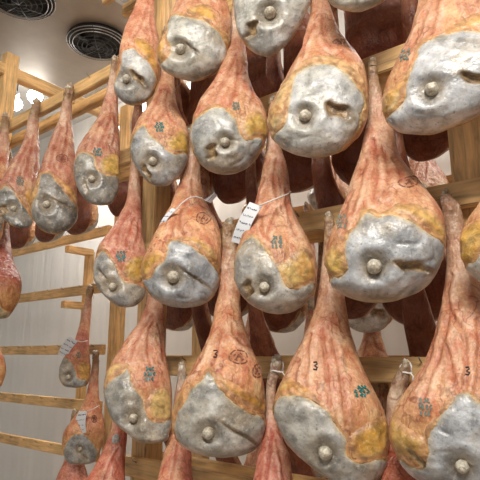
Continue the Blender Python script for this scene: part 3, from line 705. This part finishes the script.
FARS = [
 ('B4', 1, -.95, 'far ham glimpsed at top centre, in the bright gap'),
 ('C3', 1, -.40, 'far ham in the gap below the grey bottom at the top edge'),
 ('B5', 2, -1.30, 'far ham with pale lard above the fourth rail right of centre'),
 ('C4', 2, -.62, 'far ham with white lard face left of the right post'),
 ('C2', 2, -.12, 'far ham behind the right post'),
 ('B3', 3, -1.75, 'far pink leg above the eye-level rail at centre'),
 ('D2', 3, -1.32, 'far leg with yellow fat right of the pink one at centre'),
 ('C3', 3, -.90, 'far ham with grey bottom above the bright gap at right'),
 ('C2', 3, -.42, 'far pink leg above the eye-level rail at right'),
 ('B4', 4, -2.05, 'far ham low between the bottom row hams'),
 ('C3', 4, -1.60, 'far pink ham low below the two-ring-brand ham'),
 ('C2', 4, -1.1, 'far ham low behind the bright-teal-stamped ham'),
 ('D3', 1, -1.50, 'far ham behind the top row, near the plump second ham'),
 ('C2', 1, -2.05, 'far ham behind the leftmost top row ham'),
 ('D1', 2, -1.75, 'far ham behind the pitted ham with the yellow lobe'),
 ('C1', 2, -2.25, 'far ham behind the wide post'),
 ('D2', 2, -.95, 'far ham behind the gap right of the tagged ham'),
 ('D3', 3, -2.20, 'far ham behind the white-corded ham, near its left'),
]
G3n = 'hams on the far rack seen through the gaps'
for i, (src, row, X, lab) in enumerate(FARS):
    copy_tree(HAMS[src], (X, 1.30, RAILZ[row]), R.uniform(.25, .6), .92, lab, G3n)

# ------------------------------------------------------------------ wooden rack
def rail(x0, x1, Y, z, h=.078, t=.04, label='', group=None, nails=True):
    o = box('wooden_rail', ((x0 + x1) / 2, Y, z), (x1 - x0, t, h), M_WX, None, .004)
    c = Vector(((x0 + x1) / 2, Y, z))
    for v in o.data.vertices: v.co -= c
    o.location = c
    if nails:
        n = min(12, max(2, int((x1 - x0) / .21)))
        V, Fc = tube_vf([(0, .005, 0), (.003, -.02, .01), (.003, -.024, .018)], .0022, 6)
        for i in range(n):
            xx = -(x1 - x0) / 2 + (i + .5) * (x1 - x0) / n + R.uniform(-.02, .02)
            if i == 0: na = mesh_obj('nail', V, Fc, M_NAIL, o); me_ = na.data
            else: na = bpy.data.objects.new('nail', me_); COL.objects.link(na); na.parent = o
            na.location = (xx, -t / 2, h * .28)
    tag(o, label, 'rail', group); return o
def post(X, Y, z0, z1, w=.085, d=.07, label='', group='upright posts of the rack'):
    o = box('wooden_post', (0, 0, (z1 - z0) / 2), (w, d, z1 - z0), M_WZ, None, .004); o.location = (X, Y, z0)
    tag(o, label, 'post', group); return o
GR = 'horizontal rails of the front rack'
XR = 1.9
RX = {0: -2.3, 1: -4.9, 2: -2.5, 3: -2.2, 4: -2.04, 5: -2.0}
for k, lab in enumerate(('top front rail of the rack, above the frame', 'upper rail crossing the top left corner with ham shanks hung on it', 'rail seen behind the shank tip right of the notched ham',
        'rail with bare wood right of the tagged centre ham', 'eye-level front rail above the bottom row shank tips', 'lowest front rail, under the left bottom row hams')):
    rail(RX[k], XR, .02, RAILZ[k], label=lab, group=GR)
    rail(RX[k], XR, .165, RAILZ[k], label='second rail just behind the ' + ['top', 'upper left', 'third-height', 'fourth-height', 'eye-level', 'lowest'][k] + ' front rail', group='inner rails of the front rack', nails=False)
for X, lab, w_, z0 in ((-.40, 'post at the right edge beside the ham with the amber lobe', .11, 0), (-1.87, 'wide post between the teal-stamped and white-corded hams', .10, 0), (-3.56, 'post at the top left corner beside the lit lamps', .085, 0)):
    post(X, .0925, z0, 3.80, w_, .10, lab)
for X, lab in ((-3.24, 'tall post where the bare back rails end, left of the bottom row'), (-2.36, 'back post glimpsed left of the two-ring-brand ham'), (-.35, 'back post behind the right hams')):
    post(X, .955, 0, 3.62, .10, .08, lab, 'back posts of the rack')
for X, lab in ((-3.56, 'cross beam over the top left corner under the ceiling unit'), (-1.87, 'cross beam above the second top row ham'), (-.40, 'cross beam above the upper right ham')):
    o = box('cross_beam', (0, 0, 0), (.07, 1.6, .085), M_WY, None, .004); o.location = (X, .45, 3.80 if X > -2 else 3.66); tag(o, lab, 'beam', 'cross beams of the rack')
for X, z, lab in ((-3.95, 2.50, 'short cross piece under the topmost bare back rail'), (-3.95, 2.02, 'short cross piece under the second bare back rail')):
    o = box('cross_beam', (0, 0, 0), (.06, .26, .06), M_WY, None, .004); o.location = (X, 1.06, z); tag(o, lab, 'beam', 'cross pieces at left')
post(-4.0, 1.20, 0, 2.52, .075, .06, 'thin post behind the two small tagged hams', 'back posts of the rack')
for k, z in enumerate((2.56, 2.108, 1.64, 1.232, .89)):
    rail(-5.9, -3.29, .885, z, .075, .04, ['topmost', 'second', 'middle', 'fourth', 'lowest'][k] + ' of the five bare rails against the white wall at left', 'bare back rails at left')
for k, z in enumerate((3.1, 2.56, 2.06, 1.56, 1.13)):
    rail(-3.4, 2.4, 1.38, z, .075, .04, 'far rack rail, ' + ['topmost', 'second', 'third', 'eye-level', 'lowest'][k] + ', glimpsed between hams', 'rails of the far rack', nails=False)

# ------------------------------------------------------------------ room
def mat_wall():
    t = NT('white_sheet_wall'); o = t.tc.outputs['Object']
    c = t.ramp(t.noise(t.mapping(o, (3, 1, .7)), 1.6, 3).outputs[0], [(.3, (.74, .72, .69)), (.7, (.80, .785, .76))])
    n = t.bump(t.noise(t.mapping(o, (5, 1, .5)), 1.5, 2).outputs[0], .35, .03)
    return t.fin(c, .42, n)
M_WALL = mat_wall(); M_CEIL = mat_plain('ceiling_paint', (.72, .70, .67), .7); M_FLOOR = mat_plain('floor_tile', (.42, .36, .30), .5)
struct(box('wall_back', (-3, 2.10, 2.3), (20, .1, 4.6), M_WALL, None, 0))
struct(box('wall_left', (-12.0, -1, 2.3), (.1, 7.5, 4.6), M_WALL, None, 0))
struct(box('floor', (-3, -1, -.05), (20, 7.6, .1), M_FLOOR, None, 0))
struct(box('ceiling', (-3, -1, 4.65), (20, 7.6, .1), M_CEIL, None, 0))

# cooling unit with two fans
M_UNIT = mat_plain('unit_metal', (.36, .31, .26), .45, Metallic=.2)
M_FANB = mat_plain('fan_black', (.015, .015, .017), .6); M_SILV = mat_plain('silver_trim', (.55, .55, .56), .35, Metallic=.8)
M_GUARD = mat_plain('guard_wire', (.03, .03, .03), .5)
ZU = 4.12
f1 = on_z(98.0, 40.0, ZU); f2 = on_z(20.0, -6.0, ZU); eR = on_z(128.0, 8.0, ZU)
xr = eR[0]; xf = (f1[0] + f2[0]) / 2
wid = .62
uc = ((f1[0] + f2[0]) / 2, (f1[1] + f2[1]) / 2)
y0, y1 = f2[1] - .75, f1[1] + .55
unit = empty('ceiling_cooler', (xf, (y0 + y1) / 2, ZU)); tag(unit, 'ceiling-hung metal cooling unit above the top left of the rack', 'cooler')
xl = xf - .95; xrr = max(xr, xf + .36)
L_ = y1 - y0
box('housing', ((xl + xrr) / 2 - xf, 0, .16), (xrr - xl, L_, .32), M_UNIT, unit, .01)
box('side_trim', (xrr - xf + .012, 0, .02), (.035, L_ + .02, .06), M_SILV, unit, .004)
for f in (-.3, .3): box('hanger_bracket', ((xl + xrr) / 2 - xf, f * L_, .41), (.05, .05, .22), M_SILV, unit, .004)
for ff, lab in ((f1, 'near the rack end'), (f2, 'towards the aisle')):
    fan = empty('fan', (0, 0, 0)); fan.parent = unit; fan.location = (ff[0] - xf, ff[1] - (y0 + y1) / 2, 0)
    rad = .235
    ang = np.linspace(0, 2 * math.pi, 40, endpoint=False); parts = []
    cs = np.stack([np.cos(ang), np.sin(ang)], -1)
    V = []; Fc = []
    prof = [(rad, .0), (rad * 1.04, -.02), (rad, -.045), (rad * .93, -.03), (rad * .92, .0), (0.001, -.002)]
    for i, (r_, z_) in enumerate(prof):
        for k in range(40): V.append((cs[k, 0] * r_, cs[k, 1] * r_, z_))
    for i in range(len(prof) - 1):
        for k in range(40): Fc.append((i * 40 + k, i * 40 + (k + 1) % 40, (i + 1) * 40 + (k + 1) % 40, (i + 1) * 40 + k))
    mesh_obj('fan_ring', V, Fc, M_FANB, fan, True)
    # blades
    parts = []
    for b in range(5):
        a0 = b * 2 * math.pi / 5; V = []
        for r_ in np.linspace(.06, rad * .86, 6):
            for j, dt in enumerate((0, .5)):
                for zt in (0, .003):
                    aa = a0 + dt + .5 * r_ / rad; V.append((r_ * math.cos(aa), r_ * math.sin(aa), -.012 - .018 * j - zt))
        Fc = []
        for i in range(5):
            p = i * 4; q = p + 4
            Fc += [(p, p + 2, q + 2, q), (p + 1, q + 1, q + 3, p + 3), (p, q, q + 1, p + 1), (p + 2, p + 3, q + 3, q + 2)]
        parts.append((np.array(V), Fc))
    hub = [(.06 * c_ if k < 16 else .045 * c_, .06 * s_ if k < 16 else .045 * s_, z_) for z_, k in ((-.005, 0), (-.04, 16)) for c_, s_ in [(math.cos(t * math.pi / 8), math.sin(t * math.pi / 8)) for t in range(16)]]
    parts.append((np.array(hub), [(i, (i + 1) % 16, 16 + (i + 1) % 16, 16 + i) for i in range(16)] + [tuple(range(16, 32))]))
    V, Fc = merge(parts); mesh_obj('blades', V, Fc, mat_plain('fan_blade', (.02, .02, .022), .7), fan, False)
    parts = []
    for i, r_ in enumerate((.05, .085, .12, .155)):
        zz = -.085 + .045 * (r_ / .235) ** 2
        parts.append(tube_vf(np.stack([cs[:, 0] * r_, cs[:, 1] * r_, np.full(40, zz)], -1), .003, 5, True))
    for b in range(8):
        a0 = b * math.pi / 4
        parts.append(tube_vf([(r_ * math.cos(a0), r_ * math.sin(a0), -.088 + .045 * (r_ / .235) ** 2) for r_ in (.0, .07, .16, .25)], .0028, 5))
    V, Fc = merge(parts); mesh_obj('wire_guard', V, Fc, M_GUARD, fan, True)
    for r_ in (.195, .22, .243):
        V, Fc = tube_vf(np.stack([cs[:, 0] * r_, cs[:, 1] * r_, np.full(40, -.085 + .045 * (r_ / .235) ** 2)], -1), .0036, 6, True)
        mesh_obj('guard_ring', V, Fc, M_SILV, fan, True)

# lit bulbs behind the upper left rail
def mat_emit(name, col, s):
    t = NT(name); t.b.inputs['Emission Color'].default_value = (*col, 1); t.b.inputs['Emission Strength'].default_value = s
    t.b.inputs['Base Color'].default_value = (.8, .8, .8, 1); return t.m
M_BULB = mat_emit('bulb_glow', (1, .97, .9), 14)
for (px, py, Yb, r_, lab) in ((35, 96, 4.15, .075, 'round glowing lamp above the upper left rail, right of the post'), (16, 104, 4.10, .065, 'glowing lamp partly behind the top left corner post')):
    p = on_z(px, py, Yb); e = empty('pendant_lamp', tuple(p)); tag(e, lab, 'lamp', 'lit lamps behind the rack')
    V = []; Fc = []
    pf = [(0.001, -1.0), (.5, -.9), (.85, -.5), (1, 0), (.8, .55), (.42, .95), (.35, 1.25)]
    for a_, z_ in pf:
        for k in range(20): V.append((a_ * r_ * math.cos(k * math.pi / 10), a_ * r_ * math.sin(k * math.pi / 10), z_ * r_))
    for i in range(len(pf) - 1):
        for k in range(20): Fc.append((i * 20 + k, i * 20 + (k + 1) % 20, (i + 1) * 20 + (k + 1) % 20, (i + 1) * 20 + k))
    mesh_obj('bulb', V, Fc, M_BULB, e)
    pl = bpy.data.lights.new('lamp_glow', 'POINT'); pl.energy = 11; pl.color = (1, .95, .86); pl.shadow_soft_size = .1
    po = bpy.data.objects.new('lamp_glow', pl); COL.objects.link(po); po.location = (p[0], p[1], p[2] - r_ * 2.2)
    V, Fc = tube_vf([(0, 0, r_ * 1.2), (0, 0, r_ * 2.0)], r_ * .4, 14); mesh_obj('socket', V, Fc, M_SILV, e)
    V, Fc = tube_vf([(0, 0, r_ * 2.0), (0, 0, 4.6 - p[2])], .006, 6); mesh_obj('cable', V, Fc, M_FANB, e)

# ------------------------------------------------------------------ paper tags
def paper_tag(q, Yt, string, label, lines=6, bend=.008):
    """q: corners top-left, top-right, bottom-right, bottom-left; string: polyline to the shank"""
    q = np.array(q, float); c3 = on_y(q[:, 0], q[:, 1], Yt)
    o0 = c3.mean(0); root = empty('paper_tag', tuple(o0)); tag(root, label, 'tag', 'paper tags tied to hams')
    C = c3 - o0; n = np.cross(C[1] - C[0], C[3] - C[0]); n /= np.linalg.norm(n)
    if n[1] > 0: n = -n
    def pt(u, v, lf=0):
        P = (C[0] * (1 - u) + C[1] * u) * (1 - v) + (C[3] * (1 - u) + C[2] * u) * v
        return P + n * (bend * math.sin(math.pi * v) * 1.5 + lf)
    V = []; Fc = []; nu, nv = 4, 10
    for s_, lf in ((0, 0.0), (1, .0012)):
        for j in range(nv + 1):
            for i in range(nu + 1): V.append(pt(i / nu, j / nv, lf))
    K = (nu + 1) * (nv + 1)
    for j in range(nv):
        for i in range(nu):
            a = j * (nu + 1) + i; Fc += [(a, a + 1, a + nu + 2, a + nu + 1), (K + a, K + a + nu + 1, K + a + nu + 2, K + a + 1)]
    mesh_obj('paper', V, Fc, M_PAPER, root, False)
    rr = random.Random(int(q.sum())); parts = []
    sz = np.linalg.norm(C[1] - C[0])
    for k in range(lines):
        v = (k + .7) / (lines + .4); u = .10
        while u < .85:
            du = rr.uniform(.07, .16); P = [pt(u + du * t, v + rr.uniform(-.025, .025), .0022) for t in (0, .35, .7, 1)]
            parts.append(tube_vf(P, sz * (.014 if k % 2 else .022), 4)); u += du + rr.uniform(.01, .07)
            if rr.random() < .12: u += .1
    V, Fc = merge(parts); mesh_obj('handwriting', V, Fc, M_INK, root, False)
    s3 = [on_y(x, y_, yy) - o0 for x, y_, yy in string]
    V, Fc = tube_vf(s3, .0028, 6); mesh_obj('string', V, Fc, M_WHITECORD, root)
    return root
paper_tag([(250,202),(262,206.5),(245,245.5),(231.5,241.5)], -.235, [(259,206,-.245),(268,202,-.235),(278,198,-.2),(287,194.5,-.14),(291,192,-.09)], 'large white handwritten paper tag at the centre, tied to the grey-stamped ham', 5)
paper_tag([(172,208),(177,209.5),(163,234),(157,237)], -.215, [(176,210,-.225),(181,204,-.2),(188,198.5,-.17),(196,196.5,-.14),(203,199,-.13)], 'narrow white paper tag seen edge-on beside the brown-branded ham', 5, .012)
paper_tag([(204,200),(214,192.5),(217.5,195),(211,203)], -.10, [(204,200,-.12),(201,197.5,-.13)], 'small folded white tag end at the shoulder of the white-corded ham', 2, .006)
paper_tag([(69,336.5),(78,341),(66.5,358.5),(58,354)], .66, [(77,341,.65),(82,342,.66),(88,340.5,.72)], 'small white tag on the upper of the two small back hams', 4)
paper_tag([(79.5,411),(87.5,411),(86.5,432.5),(71.5,435.5)], .66, [(86.5,411.5,.65),(93,409,.66),(100,405,.74)], 'small white tag on the lower of the two small back hams', 4)

# ------------------------------------------------------------------ light
w = bpy.data.worlds.new('world'); SC.world = w; w.use_nodes = True
w.node_tree.nodes['Background'].inputs[0].default_value = (1.0, .975, .94, 1); w.node_tree.nodes['Background'].inputs[1].default_value = .34
def area(name, loc, size, sy, power, col, target):
    l = bpy.data.lights.new(name, 'AREA'); l.shape = 'RECTANGLE'; l.size = size; l.size_y = sy; l.energy = power; l.color = col
    o = bpy.data.objects.new(name, l); COL.objects.link(o); o.location = loc
    o.rotation_euler = (Vector(target) - Vector(loc)).to_track_quat('-Z', 'Y').to_euler(); return o
area('aisle_lamp', (.7, -2.8, 4.35), 1.8, .6, 165, (1, .95, .87), (-.7, 0, 1.8))
area('aisle_lamp', (-2.4, -2.3, 4.45), 1.4, .45, 18, (1, .90, .78), (-2.4, 0, 2.2))
area('back_aisle_lamp', (-4.2, 1.65, 4.45), 1.6, .4, 85, (1, .97, .93), (-4.2, 1.9, 0))
area('back_aisle_lamp', (.0, 1.65, 4.45), 1.6, .4, 45, (1, .97, .93), (.0, 1.9, 0))
